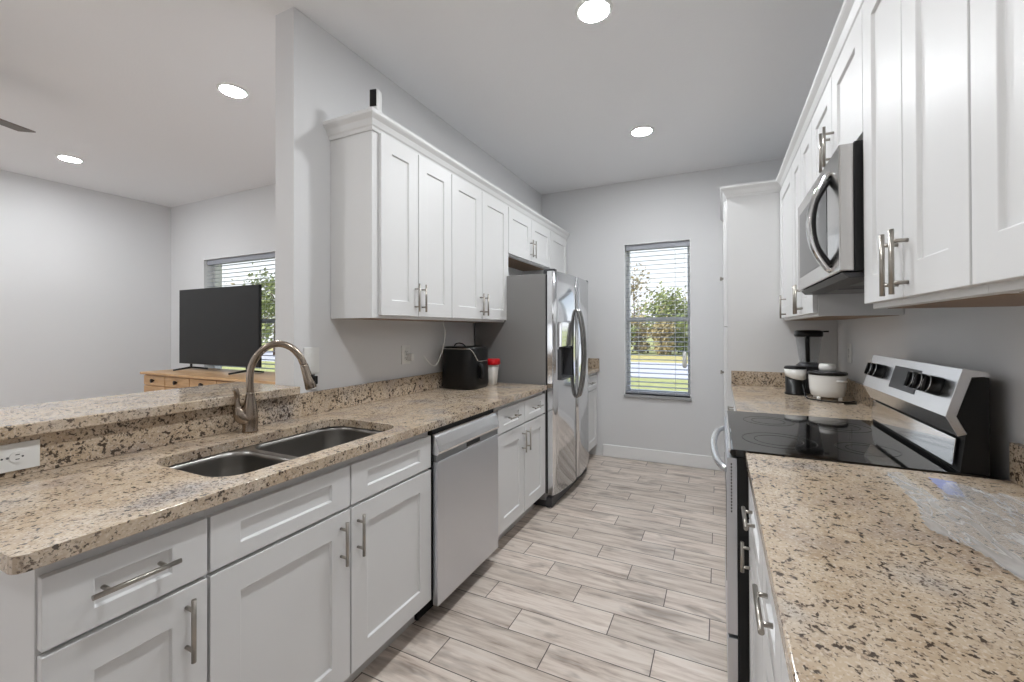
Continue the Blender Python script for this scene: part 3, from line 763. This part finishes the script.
# back guard: side profile in x,z
GPROF = [(.592, .922), (.700, .922), (.700, 1.192), (.655, 1.197), (.606, 1.206), (.569, 1.072), (.594, 1.022), (.603, 1.020), (.597, .925)]
bm = NB(); prism(bm, [(.600, .919), (.660, .919), (.660, 1.184), (.640, 1.186), (.626, 1.180), (.594, 1.074), (.616, 1.030), (.612, 1.024)], 'y', RY0+.003, RY1-.003)
bgd = part('back_guard', bm, M['blkmat'], rg, label='black sided back guard')
bm = NB(); prism(bm, [(.660, 1.198), (.6055, 1.2065), (.5685, 1.072), (.594, 1.019), (.614, 1.026), (.592, 1.0735), (.624, 1.184), (.660, 1.187)], 'y', RY0, RY1)
fp = part('control_panel', bm, M['steelx'], bgd, bevel=.001)
bm = NB(); prism(bm, [(.592, .932), (.596, .932), (.6035, 1.008), (.5995, 1.008)], 'y', RY0+.028, RY1-.012)
part('steel_strip', bm, M['chrome'], bgd, bevel=.0006, label='polished steel strip behind the burners')
pn_n = Vector((-.134, 0, .037)).normalized(); pu = Vector((.037, 0, .1345)).normalized()
def onp(y, q, d=0): return Vector((.5685, y, 1.072))+pu*q+pn_n*d
bm = NB(); A = [onp(1.842, .030, .0006), onp(2.070, .030, .0006), onp(2.070, .112, .0006), onp(1.842, .112, .0006)]
f0 = [bm.verts.new(p) for p in A]; f1 = [bm.verts.new(p+pn_n*.001) for p in A]; bm.faces.new(f0[::-1]); bm.faces.new(f1)
for i in range(4): bm.faces.new((f0[i], f0[(i+1) % 4], f1[(i+1) % 4], f1[i]))
part('display', bm, M['dkgrey'], fp, label='dark clock display')
for yy in (1.700, 1.764, 1.828, 2.190, 2.254):
    bm = NB(); tube(bm, [onp(yy, .076, .0005), onp(yy, .076, .020), onp(yy, .076, .026), onp(yy, .076, .028)], [.0285, .027, .0265, .0255], 24)
    kb = part('knob', bm, M['blk'], fp, label='black knob')
    bm = NB(); yv = Vector((0, 1, 0)); ring_ = [onp(yy, .076, .0285)+(yv*math.cos(2*PI*q/32)+pu*math.sin(2*PI*q/32))*.0268 for q in range(33)]; tube(bm, ring_, .0011, 6); part('knob_rim', bm, M['chrome'], kb, label='thin chrome rim')
    bm = NB(); c0, c1 = onp(yy, .076, .030), onp(yy, .076, .036)
    tube(bm, [c0-pu*.024+pn_n*.002, c0+pu*.024+pn_n*.002], [.0055, .0055], 8); part('grip', bm, M['blk'], kb)

# ------------------------------------------------------------------ microwave
MZ0, MZ1, MX = 1.488, 1.884, .331
mw = T('microwave', 'stainless over-the-range microwave between the right wall cabinets', 'microwave', (.52, 1.98, MZ0))
part('housing', bx(.3685, RW-.001, RY0, RY1, MZ0+.004, MZ1), M['blkmat'], mw, bevel=.002)
dm = part('door', bx(MX, .3675, RY0, RY1, MZ0+.006, MZ1-.004), M['msteel'], mw, bevel=.004)
part('door_window', bx(MX-.0012, MX-.0002, 1.765, 2.300, MZ0+.060, MZ1-.055), M['blkgl'], dm, label='dark glass door window')
bm = NB(); hy2 = 1.725
tube(bm, smooth_path([(MX+.004, hy2, MZ0+.022), (MX-.012, hy2, MZ0+.036), (MX-.044, hy2, MZ0+.100), (MX-.056, hy2, MZ0+.180), (MX-.044, hy2, MZ0+.260), (MX-.012, hy2, MZ0+.328), (MX+.004, hy2, MZ0+.342)], 7), .0098, 14, rz=1.8)
hd = part('door_handle', bm, M['chrome'], dm, label='bowed chrome handle')
bm = NB()
tube(bm, smooth_path([(MX-.001, hy2-.002, MZ0+.040), (MX-.036, hy2-.002, MZ0+.105), (MX-.0465, hy2-.002, MZ0+.180), (MX-.036, hy2-.002, MZ0+.255), (MX-.001, hy2-.002, MZ0+.322)], 7), .0088, 12, rz=1.85)
part('handle_lining', bm, M['blk'], hd, label='black inner face of the handle')
bm = NB(); prism(bm, [(.340, MZ0+.003), (.356, MZ0-.014), (.690, MZ0-.014), (.700, MZ0+.003)], 'y', RY0+.01, RY1-.01)
un = part('underside_vent', bm, M['dkgrey'], mw, bevel=.002)
for y0 in (1.68, 2.06): part('grease_filter', bx(.42, .58, y0, y0+.22, MZ0-.0165, MZ0-.0142), M['grey'], un)

# ================================================================== THINGS ON THE COUNTERS, LEFT
AX, AY = -1.612, 2.572
af = T('air_fryer', 'black air fryer with a silver trim line on the sink counter', 'air fryer', (AX, AY, CT))
bm = NB(); lathe(bm, AX, AY, [(.124, CT), (.133, CT+.006), (.138, CT+.03), (.1375, CT+.10), (.1345, CT+.19), (.1315, CT+.272), (.128, CT+.284), (.118, CT+.289), (.02, CT+.290)], 64, sq=4.0)
ab = part('body', bm, M['blk'], af)
def sq_r(r, a, n=4.0):
    c_, s_ = math.cos(a), math.sin(a); k_ = (abs(c_)**n+abs(s_)**n)**(-1/n); return c_*k_*r, s_*k_*r
pts = []
for i in range(60):
    tt = i/59; a = math.radians(225+tt*170)       # from the wall side around the near side to the front
    zt = CT+.276 if tt < .50 else (CT+.190 if tt > .68 else CT+.276-.086*(.5-.5*math.cos(PI*(tt-.50)/.18)))
    rr = .1315+(CT+.272-zt)*.0366
    x_, y_ = sq_r(rr+.001, a); pts.append((AX+x_, AY+y_, zt))
bm = NB(); tube(bm, pts, .0032, 8); part('trim_line', bm, M['chrome'], af, label='silver trim line')
bm = NB(); x_, y_ = sq_r(.147, math.radians(-18))
tube(bm, smooth_path([(AX+.132, AY-.040, CT+.160), (AX+.150, AY-.040, CT+.157), (AX+.160, AY-.040, CT+.120), (AX+.155, AY-.040, CT+.070)], 6), .016, 12)
part('basket_handle', bm, M['blkmat'], af)
bm = NB(); tube(bm, smooth_path([(AX-.065, AY-.045, CT+.287), (AX-.05, AY-.05, CT+.306), (AX-.02, AY-.052, CT+.313), (AX+.01, AY-.05, CT+.306), (AX+.028, AY-.045, CT+.287)], 6), .0045, 8)
part('top_loop', bm, M['blkmat'], af)

rc = T('food_container', 'clear tub with a red lid between air fryer and refrigerator', 'container', (-1.520, 2.785, CT))
bm = NB(); lathe(bm, -1.520, 2.785, [(.032, CT), (.035, CT+.004), (.046, CT+.15)], 32, sq=4); part('tub', bm, M['tub'], rc)
bm = NB(); lathe(bm, -1.520, 2.785, [(.053, CT+.148), (.056, CT+.152), (.056, CT+.182), (.050, CT+.190), (.01, CT+.190)], 32, sq=4); part('lid', bm, M['red'], rc, label='red lid')

def plate(name, label, cat, axis_x, y0, y1, z0, z1, sg, kind, horizontal=False):
    t = T(name, label, cat, (axis_x, (y0+y1)/2, (z0+z1)/2))
    part('cover_plate', bx(axis_x, axis_x+sg*.006, y0, y1, z0, z1), M['wht'], t, bevel=.0018)
    yc, zc = (y0+y1)/2, (z0+z1)/2; X = axis_x+sg*.006
    if kind == 'outlet':
        for s in (-.0195, .0195):
            cy2, cz2 = (yc+s, zc) if horizontal else (yc, zc+s)
            bm = NB(); tube(bm, [(X-sg*.001, cy2, cz2), (X+sg*.0018, cy2, cz2)], [.0165, .0160], 24)
            rcp = part('receptacle', bm, M['wht'], t)
            bm = NB()
            for q in (-.0062, .0062):
                if horizontal: box(bm, X+sg*.0016, X+sg*.0022, cy2-.005, cy2+.003, cz2+q-.0011, cz2+q+.0011)
                else: box(bm, X+sg*.0016, X+sg*.0022, cy2+q-.0011, cy2+q+.0011, cz2-.003, cz2+.005)
            g = (cy2+.0088, cz2) if horizontal else (cy2, cz2-.0088)
            cyl(bm, (X+sg*.0016, *g), (X+sg*.0022, *g), .0024, 10)
            part('slots', bm, M['blkmat'], rcp, label='dark slots')
        bm = NB(); cyl(bm, (X-sg*.001, yc, zc), (X+sg*.0008, yc, zc), .0032, 10); part('screw', bm, M['grey'], t)
    else:
        bm = NB(); box(bm, X-sg*.001, X+sg*.003, yc-.017, yc+.017, zc-.033, zc+.033); part('rocker', bm, M['wht'], t, bevel=.001)
    return t
plate('wall_outlet', 'white outlet plate set sideways in the granite backsplash at the left edge', 'outlet', LW+.0205, .393, .518, .932, 1.008, 1, 'outlet', True)
o = plate('wall_outlet', 'white outlet with a plug, on the wall left of the air fryer', 'outlet', LW+.0005, 2.092, 2.172, 1.104, 1.222, 1, 'outlet')
part('plug', bx(LW+.008, LW+.045, 2.137, 2.163, 1.125, 1.168), M['wht'], o, bevel=.004)
o = plate('light_switch', 'white switch plate on the wall behind the faucet', 'switch', LW+.0005, 1.399, 1.484, 1.112, 1.236, 1, 'switch')
o = plate('wall_outlet', 'white outlet on the right wall above the rice cooker', 'outlet', RW-.0005, 3.17, 3.245, 1.115, 1.230, -1, 'outlet')
bm = NB(); cp_ = smooth_path([(-1.69, 2.410, 1.3745), (-1.69, 2.436, 1.297), (-1.69, 2.417, 1.209), (-1.69, 2.372, 1.13), (-1.69, 2.329, 1.087), (-1.69, 2.286, 1.090), (-1.69, 2.243, 1.119), (-1.69, 2.202, 1.153)], 8)
tube(bm, cp_, .0032, 8); S('power_cord', 'thin white cord hanging from the left wall cabinet', 'cord', bm, M['wht'], (-1.69, 2.41, 1.3745))
pk = T('plug_adapter', 'small black plug with a white base on the wall beside the faucet head', 'plug', (LW+.001, 1.445, 1.07))
part('plug_body', bx(LW+.001, LW+.030, 1.432, 1.458, 1.058, 1.098), M['blk'], pk, bevel=.004)
part('plug_base', bx(LW+.001, LW+.022, 1.428, 1.454, 1.034, 1.0575), M['wht'], pk, bevel=.003)

# ================================================================== THINGS ON THE COUNTERS, RIGHT
CX, CY = .563, 3.020
rcook = T('rice_cooker', 'cream rice cooker with a black rim on the far right counter', 'rice cooker', (CX, CY, CT))
bm = NB()
for dx_, dy_ in ((-.05, -.05), (.05, -.05), (-.05, .05), (.05, .05)): lathe(bm, CX+dx_, CY+dy_, [(.010, CT), (.010, CT+.018)], 12)
part('feet', bm, M['cream'], rcook)
bm = NB(); lathe(bm, CX, CY, [(.068, CT+.016), (.079, CT+.022), (.087, CT+.06), (.0905, CT+.135), (.0905, CT+.140)], 48); pot = part('pot', bm, M['cream'], rcook)
bm = NB(); lathe(bm, CX, CY, [(.087, CT+.140), (.095, CT+.142), (.096, CT+.152), (.092, CT+.156), (.084, CT+.156), (.084, CT+.140)], 48, cap=False); part('rim', bm, M['blk'], rcook, label='black rim')
bm = NB(); lathe(bm, CX, CY, [(.0835, CT+.152), (.078, CT+.157), (.060, CT+.162), (.030, CT+.166), (.004, CT+.167)], 40); ld_ = part('lid', bm, M['lid'], rcook, label='glass lid')
bm = NB(); lathe(bm, CX, CY, [(.038, CT+.164), (.042, CT+.180), (.040, CT+.198), (.030, CT+.203), (.004, CT+.204)], 32, ax=1.0); part('lid_knob', bm, M['cream'], ld_)
for s, nm in ((1, 'a'), (-1, 'b')):
    bm = NB(); ang = math.radians(-55 if s > 0 else 125)
    p = Vector((CX+math.cos(ang)*.090, CY+math.sin(ang)*.090, CT+.110)); tvec = Vector((-math.sin(ang), math.cos(ang), 0)); ov = Vector((math.cos(ang), math.sin(ang), 0))
    tube(bm, [p-tvec*.026-ov*.004, p-tvec*.022+ov*.010, p+tvec*.022+ov*.010, p+tvec*.026-ov*.004], [.005, .0065, .0065, .005], 10)
    part('side_handle', bm, M['cream'], pot)
GX, GY = .424, 3.150
cg = T('coffee_grinder', 'small black and silver coffee grinder left of the rice cooker', 'grinder', (GX, GY, CT))
bm = NB(); lathe(bm, GX, GY, [(.056, CT), (.058, CT+.010), (.052, CT+.014), (.054, CT+.110)], 36); part('base', bm, M['blk'], cg)
bm = NB(); n = 36; lo = []; hi = []
for j in range(n):
    a = 2*PI*j/n; sl = .018*math.cos(a-math.radians(-60)+PI)
    lo.append(bm.verts.new((GX+.0565*math.cos(a), GY+.0565*math.sin(a), CT+.112+sl))); hi.append(bm.verts.new((GX+.059*math.cos(a), GY+.059*math.sin(a), CT+.158)))
for j in range(n):
    f = bm.faces.new((lo[j], lo[(j+1) % n], hi[(j+1) % n], hi[j])); f.smooth = True
bm.faces.new(hi); bm.faces.new(lo[::-1]); part('collar', bm, M['grey'] if False else M['cream'], cg, label='pale slanted collar')
bm = NB(); lathe(bm, GX, GY, [(.060, CT+.1585), (.060, CT+.166), (.052, CT+.174), (.004, CT+.176)], 36); part('lid', bm, M['blk'], cg)
BX, BY = .515, 3.285
bl = T('blender', 'tall blender with a clear jar and black lid behind the rice cooker', 'blender', (BX, BY, CT))
bm = NB(); lathe(bm, BX, BY, [(.075, CT), (.078, CT+.012), (.072, CT+.05), (.062, CT+.13), (.052, CT+.158), (.066, CT+.164), (.066, CT+.172), (.048, CT+.190)], 36, sq=3); part('motor_base', bm, M['dkgrey'], bl)
bm = NB(); lathe(bm, BX, BY, [(.046, CT+.190), (.050, CT+.21), (.070, CT+.362)], 36, sq=3, cap=False); jr = part('jar', bm, M['jar'], bl, label='clear plastic jar')
bm = NB(); lathe(bm, BX, BY, [(.072, CT+.355), (.075, CT+.362), (.075, CT+.388), (.060, CT+.396), (.004, CT+.398)], 36, sq=3)
box(bm, BX+.055, BX+.105, BY-.014, BY+.014, CT+.383, CT+.393); part('jar_lid', bm, M['blk'], bl, label='black jar lid with a spout')
bm = NB(); tube(bm, smooth_path([(BX-.014, BY-.058, CT+.355), (BX-.020, BY-.088, CT+.335), (BX-.018, BY-.082, CT+.26), (BX-.012, BY-.054, CT+.20)], 6), .0125, 12); part('jar_handle', bm, M['blk'], bl)
bm = NB(); tube(bm, smooth_path([(.462, 3.082, CT+.05), (.452, 3.055, CT+.07), (.450, 3.03, CT+.05), (.458, 2.985, CT+.006), (.49, 2.92, CT+.0045), (.56, 2.87, CT+.0045), (.63, 2.89, CT+.0045), (.668, 2.92, CT+.006), (.655, 2.86, CT+.0045), (.60, 2.82, CT+.0045)], 7), .0040, 8)
S('appliance_cord', 'black power cord looping beside the rice cooker', 'cord', bm, M['blk'], (.5, 2.95, CT))

# clear plastic bag lying on the near right counter
def bag_pt(x, y, s=1.0):
    v = Vector((x*9, y*9, 0)); w_ = noise.noise(v*1.2+Vector((3, 1, 0)))*.5+noise.noise(Vector((x*24+y*10, y*14-x*7, 2)))*.7+noise.noise(Vector((x*70+y*35, y*22-x*16, 5)))*.35
    return CT+.0035+max(0, .005+.0032*w_)*s
def inpoly(x, y, P):
    r = False; j = len(P)-1
    for i in range(len(P)):
        if (P[i][1] > y) != (P[j][1] > y) and x < (P[j][0]-P[i][0])*(y-P[i][1])/(P[j][1]-P[i][1])+P[i][0]: r = not r
        j = i
    return r
def sheet(poly, step, zf):
    bm = NB(); xs_ = [p[0] for p in poly]; ys_ = [p[1] for p in poly]; g = {}
    nx = int((max(xs_)-min(xs_))/step)+1; ny = int((max(ys_)-min(ys_))/step)+1
    def V(i, j):
        if (i, j) not in g:
            x, y = min(xs_)+i*step, min(ys_)+j*step; g[(i, j)] = bm.verts.new((x, y, zf(x, y)))
        return g[(i, j)]
    for i in range(nx):
        for j in range(ny):
            if inpoly(min(xs_)+(i+.5)*step, min(ys_)+(j+.5)*step, poly):
                f = bm.faces.new((V(i, j), V(i+1, j), V(i+1, j+1), V(i, j+1))); f.smooth = True
    return bm
m, t_, b_ = newmat('clear_wrap')
b_.inputs['Base Color'].default_value = (*lin((.86, .865, .87)), 1); b_.inputs['Roughness'].default_value = .22; b_.inputs['Alpha'].default_value = .30
_g = t_.nodes.new('ShaderNodeNewGeometry'); _m = t_.nodes.new('ShaderNodeMapping'); _m.inputs['Scale'].default_value = (13, 2.4, 1); _m.inputs['Rotation'].default_value = (0, 0, .25)
t_.links.new(_g.outputs['Position'], _m.inputs['Vector']); _n = tex(t_, 'ShaderNodeTexNoise', _m.outputs[0], 2.6, 3, .5, .5)
_rr = ramp(t_, _n.outputs['Fac'], [(.34, (.32, .32, .32)), (.485, (.38, .38, .38)), (.51, (.74, .74, .74)), (.535, (.38, .38, .38)), (.70, (.56, .56, .56))]); t_.links.new(_rr, b_.inputs['Alpha'])  # whiter alpha streaks imitate sheen lines along the film
M['wrap'] = m
BAG = smooth_path([(x, y, 0) for x, y in [(.405, 1.285), (.372, 1.135), (.392, 1.085), (.418, 1.020), (.430, .950), (.470, .860), (.640, .850), (.665, 1.05), (.668, 1.30), (.640, 1.405), (.610, 1.43), (.585, 1.425), (.555, 1.475), (.525, 1.475), (.490, 1.40), (.465, 1.33), (.430, 1.315), (.405, 1.285)]], 4)
bg_ = T('plastic_bag', 'crumpled clear plastic bag lying on the near right counter', 'bag', (.5, 1.2, CT))
part('film', sheet([(p.x, p.y) for p in BAG], .006, lambda x, y: bag_pt(x, y)), M['wrap'], bg_)
part('flat_tail', sheet([(.418, 1.540), (.455, 1.552), (.462, 1.33), (.408, 1.300)], .006, lambda x, y: CT+.0015+.0006*noise.noise(Vector((x*40, y*40, 0)))), M['wrap'], bg_)
M['print'] = plain('pale_blue_patch', (.66, .70, .92), .25, alpha=.75)  # translucent pale blue patch lying on the bag
part('blue_patch', sheet([(.508, 1.532), (.556, 1.512), (.520, 1.372), (.492, 1.378)], .005, lambda x, y: CT+.0022+.0006*noise.noise(Vector((x*50, y*50, 4)))+max(0, (1.47-y)*.05)), M['print'], bg_, label='pale blue patch')

# ================================================================== LIVING ROOM
DZ = .900; DYF, DYB, DXL, DXR = 2.300, 2.840, -5.345, -3.15
ds = T('dresser', 'low light oak dresser with dark pulls under the television', 'dresser', ((DXL+DXR)/2, (DYF+DYB)/2, 0))
part('case', bx(DXL+.03, DXR-.03, DYF+.022, DYB, .07, DZ-.026), M['oak'], ds, bevel=.002)
part('top', bx(DXL, DXR, DYF-.012, DYB+.005, DZ-.025, DZ), M['oak'], ds, bevel=.006)
for xx in (DXL+.05, DXR-.11):
    for yy in (DYF+.04, DYB-.08): part('foot', bx(xx, xx+.06, yy, yy+.05, 0, .0695), M['oak'], ds)
cols = [(-5.300, -4.915), (-4.905, -4.492), (-4.482, -4.072), (-4.062, -3.640), (-3.630, -3.195)]
for zi, (z0, z1) in enumerate(((.772, .866), (.560, .762), (.335, .550), (.100, .325))):
    for (x0, x1) in cols:
        d = part('drawer', bx(x0, x1, DYF+.004, DYF+.0215, z0, z1), M['oak'], ds, bevel=.003)
        bm = NB(); zc = (z0+z1)/2; xc = (x0+x1)/2
        tube(bm, [(xc, DYF+.0045, zc), (xc, DYF-.006, zc), (xc, DYF-.010, zc), (xc, DYF-.022, zc), (xc, DYF-.026, zc)], [.009, .008, .019, .021, .012], 16)
        part('knob', bm, M['knobdk'], d, label='dark round knob')
TVX0, TVX1, TVZ0, TVZ1, TVY = -5.258, -3.919, .967, 1.756, 2.60
tv = T('television', 'large black flat screen television on the oak dresser', 'television', ((TVX0+TVX1)/2, TVY, DZ))
part('cabinet', bx(TVX0, TVX1, TVY, TVY+.028, TVZ0, TVZ1), M['blk'], tv, bevel=.003)
part('rear_box', bx(TVX0+.25, TVX1-.25, TVY+.0285, TVY+.065, TVZ0+.02, TVZ0+.42), M['blk'], tv, bevel=.006)
part('screen', bx(TVX0+.008, TVX1-.008, TVY-.0015, TVY-.0002, TVZ0+.016, TVZ1-.008), M['tv'], tv)
for xx in (TVX0+.20, TVX1-.20):
    bm = NB(); tube(bm, [(xx-.05, TVY-.13, DZ+.008), (xx, TVY+.012, DZ+.030), (xx+.002, TVY+.013, DZ+.045), (xx+.002, TVY+.014, TVZ0+.004)], [.008, .011, .012, .012], 8); tube(bm, [(xx, TVY+.012, DZ+.030), (xx+.05, TVY+.15, DZ+.008)], [.011, .008], 8)
    part('stand_foot', bm, M['blk'], tv)

FNX, FNY = -3.66, .46
fn = T('ceiling_fan', 'dark brown ceiling fan whose blade tip shows at the left edge', 'fan', (FNX, FNY, CEIL))
bm = NB(); lathe(bm, FNX, FNY, [(.07, CEIL-.0005), (.065, CEIL-.03), (.015, CEIL-.05), (.013, CEIL-.17)], 28); part('downrod', bm, M['knobdk'], fn)
bm = NB(); lathe(bm, FNX, FNY, [(.03, CEIL-.165), (.09, CEIL-.18), (.115, CEIL-.23), (.115, CEIL-.29), (.08, CEIL-.33), (.01, CEIL-.335)], 36); part('motor', bm, M['knobdk'], fn)
for i in range(4):
    a = math.radians(108.5+90*i); c_, s_ = math.cos(a), math.sin(a); bm = NB()
    prof = [(.10, -.03), (.22, -.055), (.645, -.066), (.655, -.062), (.655, .062), (.645, .066), (.22, .055), (.10, .03)]
    vs0 = []; vs1 = []
    for u, v in prof:
        z = CEIL-.275+v*.13; vs0.append(bm.verts.new((FNX+u*c_-v*s_, FNY+u*s_+v*c_, z))); vs1.append(bm.verts.new((FNX+u*c_-v*s_, FNY+u*s_+v*c_, z+.007)))
    bm.faces.new(vs0); bm.faces.new(vs1[::-1])
    for q in range(8): bm.faces.new((vs0[q], vs0[(q+1) % 8], vs1[(q+1) % 8], vs1[q]))
    part('blade', bm, M['fan'], fn)

# ================================================================== OUTSIDE
def ground(name, y0, y1, mat, z=-.32, label=None, cat=None):
    o = mk(name, bx(-60, 40, y0, y1, z-.1, z), mat); o['kind'] = 'structure'; return o
ground('ground_lawn', 4.9, 14.9, M['grass']); ground('ground_road', 14.9, 22.2, M['road'], -.325); ground('ground_verge', 22.2, 28.5, M['dry']); ground('ground_field', 28.5, 120, M['grass'])
def tree(label, x, y, h, crown_r, n, leaf, base=.25, size=.16, group='trees across the road', trunk=.09, name='tree', cat='tree', flat=.8):
    zg = -.32
    t = T(name, label, cat, (x, y, zg), group)
    bm = NB(); bend = random.uniform(-.3, .3)
    tube(bm, smooth_path([(x, y, zg-.05), (x+bend*.3, y, zg+h*.35), (x+bend, y+.1, zg+h*.8)], 5), [trunk*(1-.8*i/10) for i in range(11)], 8)
    for i in range(7):
        a = random.uniform(0, 2*PI); z = zg+h*random.uniform(.35, .7); l = crown_r*random.uniform(.5, .9)
        tube(bm, [(x+bend*.5, y, z), (x+bend*.5+math.cos(a)*l*.5, y+math.sin(a)*l*.5, z+l*.25), (x+bend*.5+math.cos(a)*l, y+math.sin(a)*l, z+l*.6)], [trunk*.4, trunk*.25, trunk*.08], 5)
    part('trunk', bm, M['bark'], t)
    bm = NB(); cl = [(random.gauss(0, .45)*crown_r, random.gauss(0, .4)*crown_r, random.uniform(base, .95)) for _ in range(14)]
    for i in range(n):
        c0 = random.choice(cl); k = crown_r*.30
        p = Vector((x+bend*.6+c0[0]+random.gauss(0, k), y+c0[1]+random.gauss(0, k), zg+h*c0[2]+random.gauss(0, k*flat)))
        if p.z < zg+.05: continue
        q = Vector((random.gauss(0, 1), random.gauss(0, 1), random.gauss(0, 1))).normalized(); r_ = q.orthogonal().normalized(); s_ = q.cross(r_); sz = size*random.uniform(.5, 1.2)
        bm.faces.new([bm.verts.new(p+r_*sz*a_+s_*sz*b_*.6) for a_, b_ in ((-1, 0), (0, -1), (1, 0), (0, 1))])
    part('foliage', bm, M[leaf], t)
for i, (x, y, h, r, n, lf, sz, lab) in enumerate([
    (-5.9, 34, 7.0, 1.6, 420, 'leafb', .16, 'tall sparse olive tree outside, at the left of the kitchen window view'),
    (-4.5, 38.5, 4.2, 2.0, 1500, 'leafb', .15, 'olive tree outside, middle of the kitchen window view'),
    (-2.9, 33.5, 4.3, 1.6, 1800, 'leaf', .14, 'green tree outside, at the right of the kitchen window view'),
    (-1.2, 39, 4.9, 2.0, 1400, 'leaf', .15, 'green tree outside, half hidden by the right of the kitchen window frame')]):
    tree(lab, x, y, h, r, n, lf, size=sz)
for i, (x, y, h, r, n, lf, lab) in enumerate([
    (-25.6, 18.0, 5.2, 1.9, 1900, 'leaf', 'green tree seen beside the television, right in the living room window'),
    (-31.5, 20.0, 5.0, 1.9, 1700, 'leafb', 'olive tree seen over the television, left in the living room window')]):
    tree(lab, x, y, h, r, n, lf, group='trees beyond the living room window')
for i, (x, y, h, r, n, lf, lab) in enumerate([
    (-6.3, 29.0, 2.0, .74, 1500, 'leaf', 'green low bush outside, lower left of the kitchen window view'),
    (-4.9, 30.2, 2.4, .74, 1500, 'leafb', 'brown low bush outside, lower left of the middle of the kitchen window view'),
    (-3.5, 29.2, 2.3, .74, 1500, 'leafb', 'brown low bush outside, lower right of the middle of the kitchen window view'),
    (-2.1, 30.2, 2.4, .74, 1500, 'leaf', 'green low bush outside, behind the kitchen window tassel')]):
    tree(lab, x, y, h, r, n, lf, .04, .12, 'bushes along the road', .04, 'bush', 'bush')
